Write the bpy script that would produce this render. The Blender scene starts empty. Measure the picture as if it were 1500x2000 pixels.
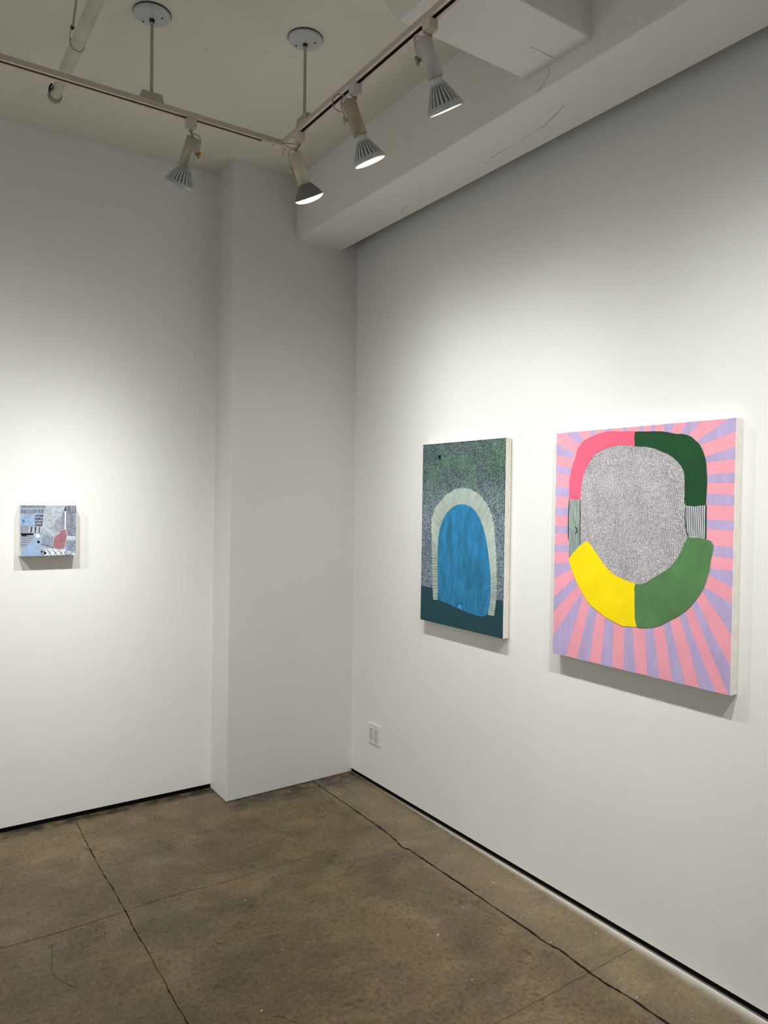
import bpy, math, random
from mathutils import Vector, Matrix
sc = bpy.context.scene
COL = sc.collection
PI = math.pi
random.seed(7)

# ------------------------------------------------------------------ shapes traced on the canvases (unit square) and on the floor (metres)
HOT=[(0.0966,0.7005),(0.0956,0.774),(0.1078,0.8336),(0.1254,0.8694),(0.1465,0.9198),(0.1726,0.9485),(0.1979,0.9599),(0.2337,0.972),(0.2935,0.9834),(0.331,0.9884),(0.3751,0.9873),(0.4167,0.9828),(0.4599,0.983),(0.497,0.9787),(0.4927,0.9555),(0.4966,0.9188),(0.4774,0.9215),(0.431,0.9276),(0.3859,0.9271),(0.3533,0.9228),(0.3121,0.9146),(0.2785,0.9029),(0.2532,0.8891),(0.2323,0.8693),(0.2109,0.8463),(0.192,0.814),(0.1796,0.7784),(0.1739,0.7427),(0.1717,0.6995)]
DARKGREEN=[(0.497,0.9787),(0.5652,0.9748),(0.5984,0.9736),(0.6384,0.9713),(0.6741,0.9658),(0.7162,0.9569),(0.7504,0.955),(0.7776,0.9483),(0.7979,0.9395),(0.8113,0.9286),(0.8313,0.9148),(0.845,0.8965),(0.8551,0.8782),(0.8636,0.8578),(0.8683,0.8374),(0.8725,0.797),(0.874,0.7667),(0.8721,0.7213),(0.8707,0.6858),(0.818,0.68),(0.7715,0.6821),(0.7658,0.7054),(0.7653,0.7521),(0.7633,0.7988),(0.7578,0.8145),(0.7434,0.8355),(0.7223,0.8545),(0.7012,0.8682),(0.6764,0.8809),(0.6405,0.8931),(0.6038,0.9066),(0.5668,0.9135),(0.4966,0.9188),(0.4927,0.9555)]
YELLOW=[(0.5116,0.3641),(0.4766,0.3681),(0.437,0.3774),(0.3966,0.3869),(0.3592,0.4067),(0.3252,0.4302),(0.2992,0.4546),(0.2687,0.4822),(0.2464,0.5043),(0.222,0.5224),(0.1761,0.5007),(0.1496,0.4783),(0.1272,0.4619),(0.1047,0.4393),(0.1028,0.433),(0.115,0.4036),(0.1341,0.3716),(0.1624,0.3319),(0.195,0.2958),(0.2267,0.2633),(0.2623,0.2406),(0.3055,0.2222),(0.3479,0.204),(0.3896,0.1946),(0.4221,0.1859),(0.4542,0.1803),(0.4816,0.1851),(0.5011,0.185),(0.5279,0.1885),(0.5176,0.2163),(0.5145,0.2576),(0.5125,0.299),(0.5128,0.3219),(0.5093,0.3431),(0.5138,0.3574)]
MIDGREEN=[(0.5279,0.1885),(0.5386,0.1857),(0.5772,0.1908),(0.6161,0.1972),(0.6598,0.2117),(0.7023,0.2352),(0.7485,0.2586),(0.7846,0.2825),(0.811,0.3064),(0.8326,0.3296),(0.854,0.3559),(0.8707,0.3815),(0.8828,0.4134),(0.8948,0.4484),(0.8981,0.4826),(0.9079,0.5172),(0.9086,0.5409),(0.8962,0.5539),(0.8746,0.558),(0.8308,0.5627),(0.786,0.5626),(0.7839,0.559),(0.7686,0.5373),(0.7556,0.5085),(0.7333,0.4757),(0.706,0.4485),(0.678,0.4285),(0.6399,0.4075),(0.6087,0.3914),(0.5786,0.3741),(0.55,0.3634),(0.5174,0.3619),(0.5138,0.3574),(0.5093,0.3431),(0.5128,0.3219),(0.5125,0.299),(0.5145,0.2576),(0.5176,0.2163)]
GREY=[(0.1717,0.6995),(0.1739,0.7427),(0.1796,0.7784),(0.192,0.814),(0.2109,0.8463),(0.2323,0.8693),(0.2532,0.8891),(0.2785,0.9029),(0.3121,0.9146),(0.3533,0.9228),(0.3859,0.9271),(0.431,0.9276),(0.4774,0.9215),(0.4966,0.9188),(0.5668,0.9135),(0.6038,0.9066),(0.6405,0.8931),(0.6764,0.8809),(0.7012,0.8682),(0.7223,0.8545),(0.7434,0.8355),(0.7578,0.8145),(0.7633,0.7988),(0.7653,0.7521),(0.7658,0.7054),(0.7715,0.6793),(0.7709,0.6379),(0.7735,0.6068),(0.7793,0.5812),(0.788,0.566),(0.7839,0.559),(0.7686,0.5373),(0.7556,0.5085),(0.7333,0.4757),(0.706,0.4485),(0.678,0.4285),(0.6399,0.4075),(0.6087,0.3914),(0.5786,0.3741),(0.55,0.3634),(0.5174,0.3619),(0.5116,0.3641),(0.4766,0.3681),(0.437,0.3774),(0.3966,0.3869),(0.3592,0.4067),(0.3252,0.4302),(0.2992,0.4546),(0.2687,0.4822),(0.2464,0.5043),(0.222,0.5224),(0.1761,0.5007)]
STRIPE_L=[(0.0966,0.7005),(0.1717,0.6995),(0.1717,0.6232),(0.1761,0.4978),(0.1507,0.4761),(0.1048,0.437),(0.0953,0.5301),(0.0935,0.6213)]
STRIPE_R=[(0.7715,0.6827),(0.8707,0.6868),(0.8726,0.6404),(0.8734,0.557),(0.7881,0.5608),(0.788,0.566),(0.7793,0.5812),(0.7735,0.6068),(0.7709,0.6379),(0.7715,0.6793)]
VMARK=[(0.1421,0.5803),(0.1561,0.5659),(0.1429,0.5503)]
RAYS=[[(0.0594,0.9996),(0.1399,0.9995),(0.1812,0.963),(0.1549,0.9441)],[(0.0013,0.9505),(0.1243,0.9088),(0.1134,0.882),(0.0008,0.9026)],[(0.0011,0.8545),(0.1032,0.8369),(0.0995,0.8097),(0.0013,0.8206)],[(0.0011,0.7616),(0.0962,0.7519),(0.0952,0.7125),(0.0012,0.7151)],[(0.0005,0.664),(0.0975,0.6654),(0.0985,0.629),(0.0008,0.6267)],[(0.0006,0.5788),(0.0963,0.5819),(0.0972,0.5484),(0.0007,0.5476)],[(0.0007,0.4963),(0.0985,0.4999),(0.0994,0.4664),(0.0002,0.4622)],[(0.0005,0.4093),(0.1077,0.4183),(0.1187,0.3947),(-0.0002,0.3423)],[(0.0003,0.2552),(0.137,0.3537),(0.1633,0.3259),(0.0003,0.1897)],[(0.0006,0.0837),(0.1894,0.2924),(0.1981,0.2798),(0.0912,-0.0),(0.0004,0.0001)],[(0.1694,0.0),(0.2403,0.2463),(0.2885,0.2275),(0.247,0.0001)],[(0.3179,0.0004),(0.3438,0.2056),(0.3915,0.1942),(0.3887,0.0005)],[(0.4567,0.0004),(0.4562,0.1833),(0.5011,0.1871),(0.5264,0.0003)],[(0.591,0.0004),(0.5724,0.1922),(0.6188,0.1983),(0.6558,0.0002)],[(0.7228,0.0003),(0.6911,0.1419),(0.6712,0.2152),(0.7044,0.2334),(0.7355,0.1484),(0.7876,0.0003)],[(0.8592,0.0003),(0.7937,0.1687),(0.7505,0.2608),(0.7793,0.2793),(0.8257,0.1849),(0.9324,0.0003)],[(1.0002,0.0019),(0.992,0.0021),(0.8843,0.1818),(0.8125,0.3069),(0.8342,0.3286),(0.9071,0.2229),(0.9999,0.1044)],[(0.8625,0.3636),(0.8717,0.3801),(1.0,0.3338),(0.9996,0.2243),(0.9786,0.2437)],[(0.8901,0.4276),(0.8961,0.4519),(1.0,0.4513),(1.0001,0.3901)],[(0.9055,0.5001),(0.908,0.5382),(1.0,0.534),(0.9999,0.496)],[(0.8742,0.6),(0.8741,0.6315),(0.9999,0.6301),(1.0,0.5945)],[(0.8718,0.6883),(0.8731,0.7289),(1.0001,0.7228),(1.0,0.6851)],[(0.8732,0.7692),(0.8725,0.797),(0.9999,0.8046),(1.0001,0.7656)],[(0.8671,0.8437),(0.8606,0.8642),(0.9999,0.8973),(1.0,0.8521)],[(0.8436,0.9118),(0.8205,0.9255),(0.9651,0.9999),(0.9998,0.9997),(1.0,0.9507)],[(0.7662,0.9999),(0.8388,1.0),(0.7776,0.9483),(0.7407,0.9562)],[(0.6519,1.0001),(0.7028,1.0001),(0.6934,0.9618),(0.6527,0.9681)],[(0.5847,1.0),(0.6067,1.0),(0.6075,0.9717),(0.5874,0.9729)],[(0.5174,1.0),(0.544,1.0),(0.5408,0.9745),(0.522,0.9756)],[(0.4261,1.0001),(0.4518,1.0),(0.4523,0.9828),(0.4245,0.9823)],[(0.3348,1.0),(0.3635,1.0),(0.3506,0.987),(0.3164,0.9853)],[(0.2307,1.0),(0.2675,1.0),(0.2499,0.9749),(0.224,0.9675)]]
DOME=[(0.2239,0.1305),(0.234,0.1837),(0.2222,0.2811),(0.2212,0.3794),(0.2226,0.4582),(0.2429,0.5244),(0.2892,0.5843),(0.3329,0.6176),(0.3911,0.6443),(0.4487,0.6592),(0.4986,0.6649),(0.5621,0.6626),(0.6178,0.654),(0.6731,0.6333),(0.7281,0.5948),(0.7695,0.5474),(0.8044,0.4884),(0.8291,0.4176),(0.8482,0.3529),(0.8598,0.2821),(0.86,0.2106),(0.8516,0.1622),(0.8402,0.1253),(0.8129,0.0974),(0.7609,0.0885),(0.6943,0.0896),(0.5424,0.0992),(0.383,0.1189),(0.2776,0.1287)]
FRINGE_IN=[(0.2239,0.1305),(0.234,0.1837),(0.2222,0.2811),(0.2212,0.3794),(0.2226,0.4582),(0.2429,0.5244),(0.2892,0.5843),(0.3329,0.6176),(0.3911,0.6443),(0.4487,0.6592),(0.4986,0.6649),(0.5621,0.6626),(0.6178,0.654),(0.6731,0.6333),(0.7281,0.5948),(0.7695,0.5474),(0.8044,0.4884),(0.8291,0.4176),(0.8482,0.3529),(0.8598,0.2821),(0.86,0.2106),(0.8516,0.1622),(0.8359,0.1039)]
FRINGE_OUT=[(0.1726,0.1259),(0.1642,0.1781),(0.1522,0.2764),(0.1433,0.3753),(0.1345,0.5076),(0.1318,0.5739),(0.1714,0.6409),(0.2425,0.6813),(0.3288,0.7195),(0.4092,0.7403),(0.488,0.7518),(0.5725,0.7517),(0.6691,0.7345),(0.7436,0.7074),(0.8104,0.6688),(0.8572,0.6217),(0.8848,0.5629),(0.907,0.4749),(0.9216,0.387),(0.9274,0.2989),(0.9257,0.2103),(0.9166,0.1534),(0.8996,0.1044)]
TEAL=[(0,0),(0.0011,0.1933),(0.162,0.1925),(0.9181,0.1801),(0.996,0.1825),(1,0)]
SPOT=(0.2295,0.9221)
PEBBLE=(0.5108,0.1106)
JOINT_MAIN=[(-0.268,-0.208),(-0.272,-0.402),(-0.271,-0.624),(-0.276,-0.81),(-0.277,-0.977),(-0.289,-1.093),(-0.304,-1.177),(-0.289,-1.211),(-0.289,-1.406),(-0.286,-1.616),(-0.288,-1.793),(-0.285,-1.978),(-0.29,-2.084),(-0.277,-2.14),(-0.289,-2.287),(-0.289,-2.371),(-0.28,-2.427),(-0.28,-2.594),(-0.282,-2.728)]
JOINT_LEFT=[(-1.54,-0.073),(-1.55,-0.347),(-1.551,-0.551),(-1.552,-0.694),(-1.548,-0.811),(-1.55,-1.017),(-1.555,-1.159),(-1.554,-1.275),(-1.554,-1.516),(-1.556,-1.658),(-1.556,-1.764),(-1.564,-1.912)]
JOINT_CROSS=[(-1.997,-1.018),(-1.79,-1.027),(-1.55,-1.017),(-1.327,-1.001),(-1.165,-1.018),(-0.921,-1.008),(-0.797,-1.015)]
JOINT_RIGHT=[(-0.792,-2.293),(-0.746,-2.291),(-0.528,-2.29),(-0.292,-2.285),(-0.149,-2.281),(0.001,-2.279)]
SCUFFS=[[(-1.651,-1.113),(-1.668,-1.19)],[(-1.833,-1.088),(-1.863,-1.251),(-1.858,-1.287)],[(-1.869,-1.279),(-1.813,-1.395)],[(-1.322,-1.875),(-1.295,-1.895),(-1.267,-1.947)],[(-0.655,-1.072),(-0.561,-1.062),(-0.503,-1.051)],[(-1.388,-1.4),(-1.399,-1.466)],[(-0.874,-2.119),(-0.816,-2.073)]]
CHIPS=[(-0.598,-1.819,5),(-0.674,-1.873,2),(-0.662,-2.088,2.5),(-0.618,-1.841,2),(-0.878,-1.967,2),(-0.417,-2.125,2),(-0.389,-2.158,1.5),(-0.432,-2.227,2),(-0.416,-2.215,1.5),(-0.27,-2.085,2.5),(-0.247,-2.085,2),(-0.228,-2.078,1.5),(-0.195,-2.179,1.5),(-0.11,-2.054,1.5),(-0.079,-2.061,2),(-0.08,-2.137,2),(-0.083,-2.14,1.5),(-0.086,-2.15,1.5),(-0.154,-2.292,2.5),(-0.22,-2.368,2),(-0.259,-2.459,3),(-0.175,-2.455,1.5),(-0.343,-2.019,1.5),(-0.247,-1.907,2),(-0.14,-1.787,1.5),(-0.13,-1.779,1.5),(-0.158,-1.648,2.5),(-0.164,-1.665,2),(-0.178,-1.7,1.5),(-0.241,-1.764,2),(-0.397,-1.877,2),(-0.086,-1.816,1.5),(-0.086,-1.831,2),(-0.054,-1.889,1.5),(-0.01,-1.846,1.5),(-0.042,-1.671,2),(-0.019,-1.628,1.5),(-0.247,-1.503,2),(-0.067,-1.056,2.5),(-0.151,-0.932,2.5),(-1.138,-1.584,3),(-1.12,-1.2,3),(-1.337,-1.835,4),(-1.664,-0.213,2.5),(-1.285,-1.098,1.5),(-0.796,-1.416,1.5),(-0.377,-1.815,1.5),(-0.138,-2.238,1.5),(-0.499,-1.305,1.5),(-0.565,-1.523,1.5),(-0.01,-1.985,2),(0.007,-2.023,1.5),(-0.026,-1.953,1.5),(-0.203,-2.531,1.5),(-0.165,-2.599,2),(-0.194,-2.622,1.5),(-0.132,-2.517,1.5),(-0.381,-1.982,1.5)]
STAINS=[(-1.026,-0.515,0.05),(-1.514,-0.232,0.05),(-1.2,-0.246,0.035),(-1.132,-1.264,0.04),(-1.448,-1.002,0.03),(-1.667,-1.059,0.04),(-0.473,-0.292,0.06),(-0.16,-0.385,0.03),(-0.373,-0.286,0.04),(-1.138,-1.49,0.02),(-1.356,-1.622,0.03),(-1.314,-1.422,0.03)]
SMALL_MAP=[0.0010189146,6.0077511e-06,-0.33706487,-5.9312001e-05,-0.001158477,1.1603762,-5.6761103e-05,6.0077511e-06]


# ------------------------------------------------------------------ materials
def lin(c):
    o = []
    for v in c:
        v = v / 255.0
        o.append(v / 12.92 if v <= 0.04045 else ((v + 0.055) / 1.055) ** 2.4)
    return (*o, 1.0)

class Mat:
    def __init__(s, name, rough=0.5, metal=0.0, spec=0.5):
        s.m = bpy.data.materials.new(name); s.m.use_nodes = True
        s.t = s.m.node_tree; s.n = s.t.nodes; s.l = s.t.links
        s.b = s.n['Principled BSDF']
        s.b.inputs['Roughness'].default_value = rough
        s.b.inputs['Metallic'].default_value = metal
        s.b.inputs['Specular IOR Level'].default_value = spec
        s.tc = s.n.new('ShaderNodeTexCoord')
    def noise(s, scale, detail=4, rough=0.55, stretch=None, src='Object', dist=0.0):
        n = s.n.new('ShaderNodeTexNoise')
        n.inputs['Scale'].default_value = scale; n.inputs['Detail'].default_value = detail
        n.inputs['Roughness'].default_value = rough; n.inputs['Distortion'].default_value = dist
        v = s.tc.outputs[src]
        if stretch:
            mp = s.n.new('ShaderNodeMapping'); mp.inputs['Scale'].default_value = stretch
            s.l.new(v, mp.inputs['Vector']); v = mp.outputs['Vector']
        s.l.new(v, n.inputs['Vector'])
        return n.outputs['Fac']
    def ramp(s, fac, stops):
        r = s.n.new('ShaderNodeValToRGB'); e = r.color_ramp.elements
        while len(e) < len(stops): e.new(0.5)
        for i, (p, c) in enumerate(stops):
            e[i].position = p; e[i].color = c if len(c) == 4 else lin(c)
        s.l.new(fac, r.inputs['Fac']); return r.outputs['Color']
    def mix(s, fac, a, b, mode='MIX'):
        n = s.n.new('ShaderNodeMix'); n.data_type = 'RGBA'; n.blend_type = mode
        for sock, v in ((n.inputs['Factor'], fac), (n.inputs['A'], a), (n.inputs['B'], b)):
            if isinstance(v, (int, float)): sock.default_value = v
            elif isinstance(v, tuple): sock.default_value = v
            else: s.l.new(v, sock)
        return n.outputs['Result']
    def math(s, op, a, b=0.0, clamp=False):
        n = s.n.new('ShaderNodeMath'); n.operation = op; n.use_clamp = clamp
        for i, v in enumerate((a, b)):
            if isinstance(v, (int, float)): n.inputs[i].default_value = v
            else: s.l.new(v, n.inputs[i])
        return n.outputs[0]
    def color(s, c):
        if isinstance(c, tuple): s.b.inputs['Base Color'].default_value = c
        else: s.l.new(c, s.b.inputs['Base Color'])
        return s
    def bump(s, h, strength=0.1, dist=0.002):
        n = s.n.new('ShaderNodeBump'); n.inputs['Strength'].default_value = strength
        n.inputs['Distance'].default_value = dist
        s.l.new(h, n.inputs['Height']); s.l.new(n.outputs['Normal'], s.b.inputs['Normal'])
        return s

def bw(v): return (v, v, v, 1.0)

def wall_paint(name, a, b):
    m = Mat(name, 0.55, spec=0.25)
    m.color(m.ramp(m.noise(1.3, 3), [(0.3, a), (0.7, b)]))
    m.bump(m.noise(150, 3), 0.22, 0.0015)
    return m.m
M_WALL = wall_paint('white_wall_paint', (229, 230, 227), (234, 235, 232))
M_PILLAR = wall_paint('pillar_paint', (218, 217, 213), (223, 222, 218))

def ceiling_paint(name, a, b, marks=0.62):
    m = Mat(name, 0.75, spec=0.15)
    base = m.ramp(m.noise(1.6, 4), [(0.3, a), (0.7, b)])
    n1 = m.noise(14, 5, 0.6, (1, 3.5, 3))
    mask = m.ramp(n1, [(0.67, bw(0)), (0.74, bw(1))])
    region = m.ramp(m.noise(3.1, 2), [(0.45, bw(0)), (0.62, bw(1))])
    k = m.mix(1.0, mask, region, 'MULTIPLY')
    k2 = m.mix(0.6, bw(0), k)
    m.color(m.mix(k2, base, lin((120, 116, 106))))
    m.bump(m.noise(9, 6, 0.65), 0.6, 0.012)
    return m.m
M_CEIL = ceiling_paint('painted_concrete_ceiling', (226, 223, 212), (233, 230, 220))
M_BEAM = ceiling_paint('painted_concrete_beam', (234, 232, 227), (239, 237, 232))

def concrete():
    m = Mat('worn_concrete_floor', 0.42, spec=0.35)
    big = m.ramp(m.noise(1.5, 6, 0.6, dist=0.8), [(0.34, (82, 71, 49)), (0.5, (112, 97, 68)), (0.64, (142, 122, 86))])
    streak = m.ramp(m.noise(4.5, 8, 0.66, (1.0, 1.35, 1), dist=0.5), [(0.36, (70, 61, 44)), (0.52, (116, 101, 72)), (0.66, (154, 134, 98))])
    c = m.mix(0.5, big, streak)
    tint = m.ramp(m.noise(0.8, 2), [(0.42, (132, 117, 92)), (0.60, (108, 100, 58))])
    c = m.mix(0.25, c, tint)
    fine = m.ramp(m.noise(60, 5, 0.7), [(0.34, bw(0.36)), (0.50, bw(0.82)), (0.68, bw(1.12))])
    c = m.mix(0.75, c, fine, 'MULTIPLY')
    blot = m.ramp(m.noise(9, 6, 0.72, dist=0.8), [(0.30, bw(0.30)), (0.40, bw(1))])
    c = m.mix(0.8, c, blot, 'MULTIPLY')
    scr = m.ramp(m.noise(24, 3, 0.5, (1.0, 5.5, 1), dist=2.0), [(0.31, bw(0.32)), (0.35, bw(1))])
    c = m.mix(0.7, c, scr, 'MULTIPLY')
    scr2 = m.ramp(m.noise(30, 3, 0.5, (5.0, 1.0, 1), dist=2.0), [(0.30, bw(0.32)), (0.335, bw(1))])
    c = m.mix(0.6, c, scr2, 'MULTIPLY')
    pale = m.ramp(m.noise(120, 2, 0.5), [(0.765, bw(0)), (0.79, bw(1))])
    c = m.mix(m.math('MULTIPLY', pale, 0.6), c, lin((205, 198, 180)))
    # pale strip painted along the foot of the right wall, dark grime along the pillar and the back wall
    sep = m.n.new('ShaderNodeSeparateXYZ'); m.l.new(m.tc.outputs['Object'], sep.inputs[0])
    X, Y = sep.outputs[0], sep.outputs[1]
    nz = m.noise(26, 4, 0.6)
    right_tone = m.ramp(m.math('ADD', X, 1.0), [(0.67, bw(0.86)), (0.76, bw(1.0))])      # floor colour is lighter to the right of the long joint
    c = m.mix(1.0, c, right_tone, 'MULTIPLY')
    grey = m.ramp(m.math('ADD', X, 1.0), [(0.66, bw(0.0)), (0.80, bw(0.20))])
    c = m.mix(grey, c, lin((136, 129, 112)))
    spk = m.ramp(m.noise(75, 2, 0.5), [(0.27, bw(0.35)), (0.31, bw(1))])
    c = m.mix(0.8, c, spk, 'MULTIPLY')
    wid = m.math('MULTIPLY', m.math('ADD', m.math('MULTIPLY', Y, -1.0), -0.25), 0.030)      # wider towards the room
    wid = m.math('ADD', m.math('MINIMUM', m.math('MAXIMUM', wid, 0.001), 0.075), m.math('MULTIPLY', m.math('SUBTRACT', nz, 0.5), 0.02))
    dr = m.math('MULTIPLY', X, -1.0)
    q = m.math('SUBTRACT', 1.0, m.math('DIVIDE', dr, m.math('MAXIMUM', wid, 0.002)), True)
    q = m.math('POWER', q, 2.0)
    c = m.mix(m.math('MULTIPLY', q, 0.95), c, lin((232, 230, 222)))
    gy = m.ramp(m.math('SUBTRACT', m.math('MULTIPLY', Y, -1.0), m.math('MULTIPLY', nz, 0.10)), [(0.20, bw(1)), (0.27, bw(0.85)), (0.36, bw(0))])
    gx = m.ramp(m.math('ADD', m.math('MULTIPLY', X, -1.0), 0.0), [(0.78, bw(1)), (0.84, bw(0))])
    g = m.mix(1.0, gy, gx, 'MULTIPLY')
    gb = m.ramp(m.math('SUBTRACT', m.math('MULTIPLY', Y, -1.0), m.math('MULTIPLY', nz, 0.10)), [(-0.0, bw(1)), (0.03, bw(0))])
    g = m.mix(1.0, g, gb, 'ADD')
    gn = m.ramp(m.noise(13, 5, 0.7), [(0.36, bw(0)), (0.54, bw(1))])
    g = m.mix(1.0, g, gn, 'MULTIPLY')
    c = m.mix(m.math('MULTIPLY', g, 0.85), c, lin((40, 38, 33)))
    m.color(c)
    m.l.new(m.ramp(m.noise(5, 4), [(0.3, bw(0.30)), (0.7, bw(0.5))]), m.b.inputs['Roughness'])
    m.bump(m.noise(40, 6, 0.65), 0.18, 0.003)
    return m.m
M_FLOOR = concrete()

def plain(name, c, rough=0.5, metal=0.0, spec=0.5, var=0.0, scale=20, bump=0.0, bscale=200, stretch=None):
    m = Mat(name, rough, metal, spec)
    if var:
        lo = tuple(max(0, v * (1 - var)) for v in c); hi = tuple(min(255, v * (1 + var)) for v in c)
        m.color(m.ramp(m.noise(scale, 5, 0.6, stretch), [(0.3, lo), (0.7, hi)]))
    else:
        m.color(lin(c))
    if bump: m.bump(m.noise(bscale, 3), bump, 0.001)
    return m.m

M_BLACK = plain('black_recess', (9, 9, 10), 0.85, spec=0.1, var=0.2, scale=30)
M_LIP = plain('grey_floor_edge', (92, 90, 84), 0.8, var=0.15, scale=40)
M_JOINT = plain('dark_floor_joint', (30, 25, 21), 0.9, spec=0.1, var=0.3, scale=50)
M_FAINT = plain('faint_floor_joint', (78, 68, 54), 0.9, spec=0.1, var=0.25, scale=50)
M_STAIN = plain('floor_stain', (86, 76, 58), 0.7, spec=0.2, var=0.2, scale=40)
M_CHIP = plain('paint_chip', (235, 233, 226), 0.6, var=0.04)
M_CRACK = plain('hairline_crack', (112, 107, 98), 0.9, spec=0.0, var=0.1)
M_TRACK = plain('cream_track_enamel', (190, 187, 172), 0.42, var=0.03, scale=8)
M_TRACKLIP = plain('pale_track_lip', (214, 204, 192), 0.4, var=0.03)
M_COPPER = plain('brown_track_slot', (62, 40, 33), 0.45, metal=0.5, var=0.3, scale=40)
M_SLOT = plain('dark_track_slot', (20, 15, 14), 0.6, var=0.2)
M_STEM = plain('grey_stem_enamel', (168, 164, 152), 0.45, var=0.04)
M_CANOPY = plain('pale_grey_canopy', (196, 200, 202), 0.4, var=0.03)
M_GREYH = plain('warm_grey_housing', (176, 172, 160), 0.4, metal=0.25, var=0.04)
M_CREAMH = plain('cream_housing', (206, 202, 180), 0.4, var=0.04)
M_YELLOWH = plain('yellowed_housing', (172, 164, 138), 0.4, var=0.06)
M_WHITEH = plain('white_housing', (200, 196, 194), 0.4, var=0.03)
M_BRASS = plain('brass_knob', (196, 146, 70), 0.3, metal=0.8, var=0.08)
M_STEELK = plain('dull_steel', (150, 146, 136), 0.35, metal=0.7, var=0.08)
M_ALU = plain('cast_aluminium', (194, 199, 202), 0.28, metal=0.4, var=0.03)
M_ALUDARK = plain('aluminium_groove', (128, 133, 136), 0.20, metal=0.9, var=0.08)
M_GREYBULB = plain('grey_bulb_shell', (116, 118, 116), 0.55, spec=0.4, var=0.04)
M_BULBNECK = plain('white_ceramic_neck', (216, 213, 206), 0.4, var=0.03)
M_WIRE = plain('tan_wire', (150, 143, 120), 0.5, var=0.06)
M_DARKWIRE = plain('black_strap', (20, 18, 17), 0.6, var=0.2)
M_PIPE = plain('painted_pipe', (206, 202, 190), 0.55, var=0.04, scale=12)
M_PIPEGREY = plain('painted_pipe_collar', (160, 156, 142), 0.6, var=0.05)
M_PLATE = plain('white_cover_plate', (226, 224, 218), 0.35, var=0.02)
M_RECEP = plain('white_receptacle', (206, 204, 198), 0.4, var=0.02)
M_CANVAS = plain('primed_canvas', (232, 229, 219), 0.8, spec=0.15, var=0.03, scale=30, bump=0.25, bscale=500)
M_BARS = plain('pine_stretcher', (186, 160, 120), 0.7, var=0.1, scale=12)

def glow(name, strength, col=(1.0, 0.97, 0.93, 1.0)):
    m = Mat(name, 0.3)
    m.color(lin((245, 245, 240)))
    m.b.inputs['Emission Color'].default_value = col
    m.b.inputs['Emission Strength'].default_value = strength
    return m.m
M_GLOW = glow('lit_lens', 5.0)
M_GLOW_SOFT = glow('dim_lens', 1.3)

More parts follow.
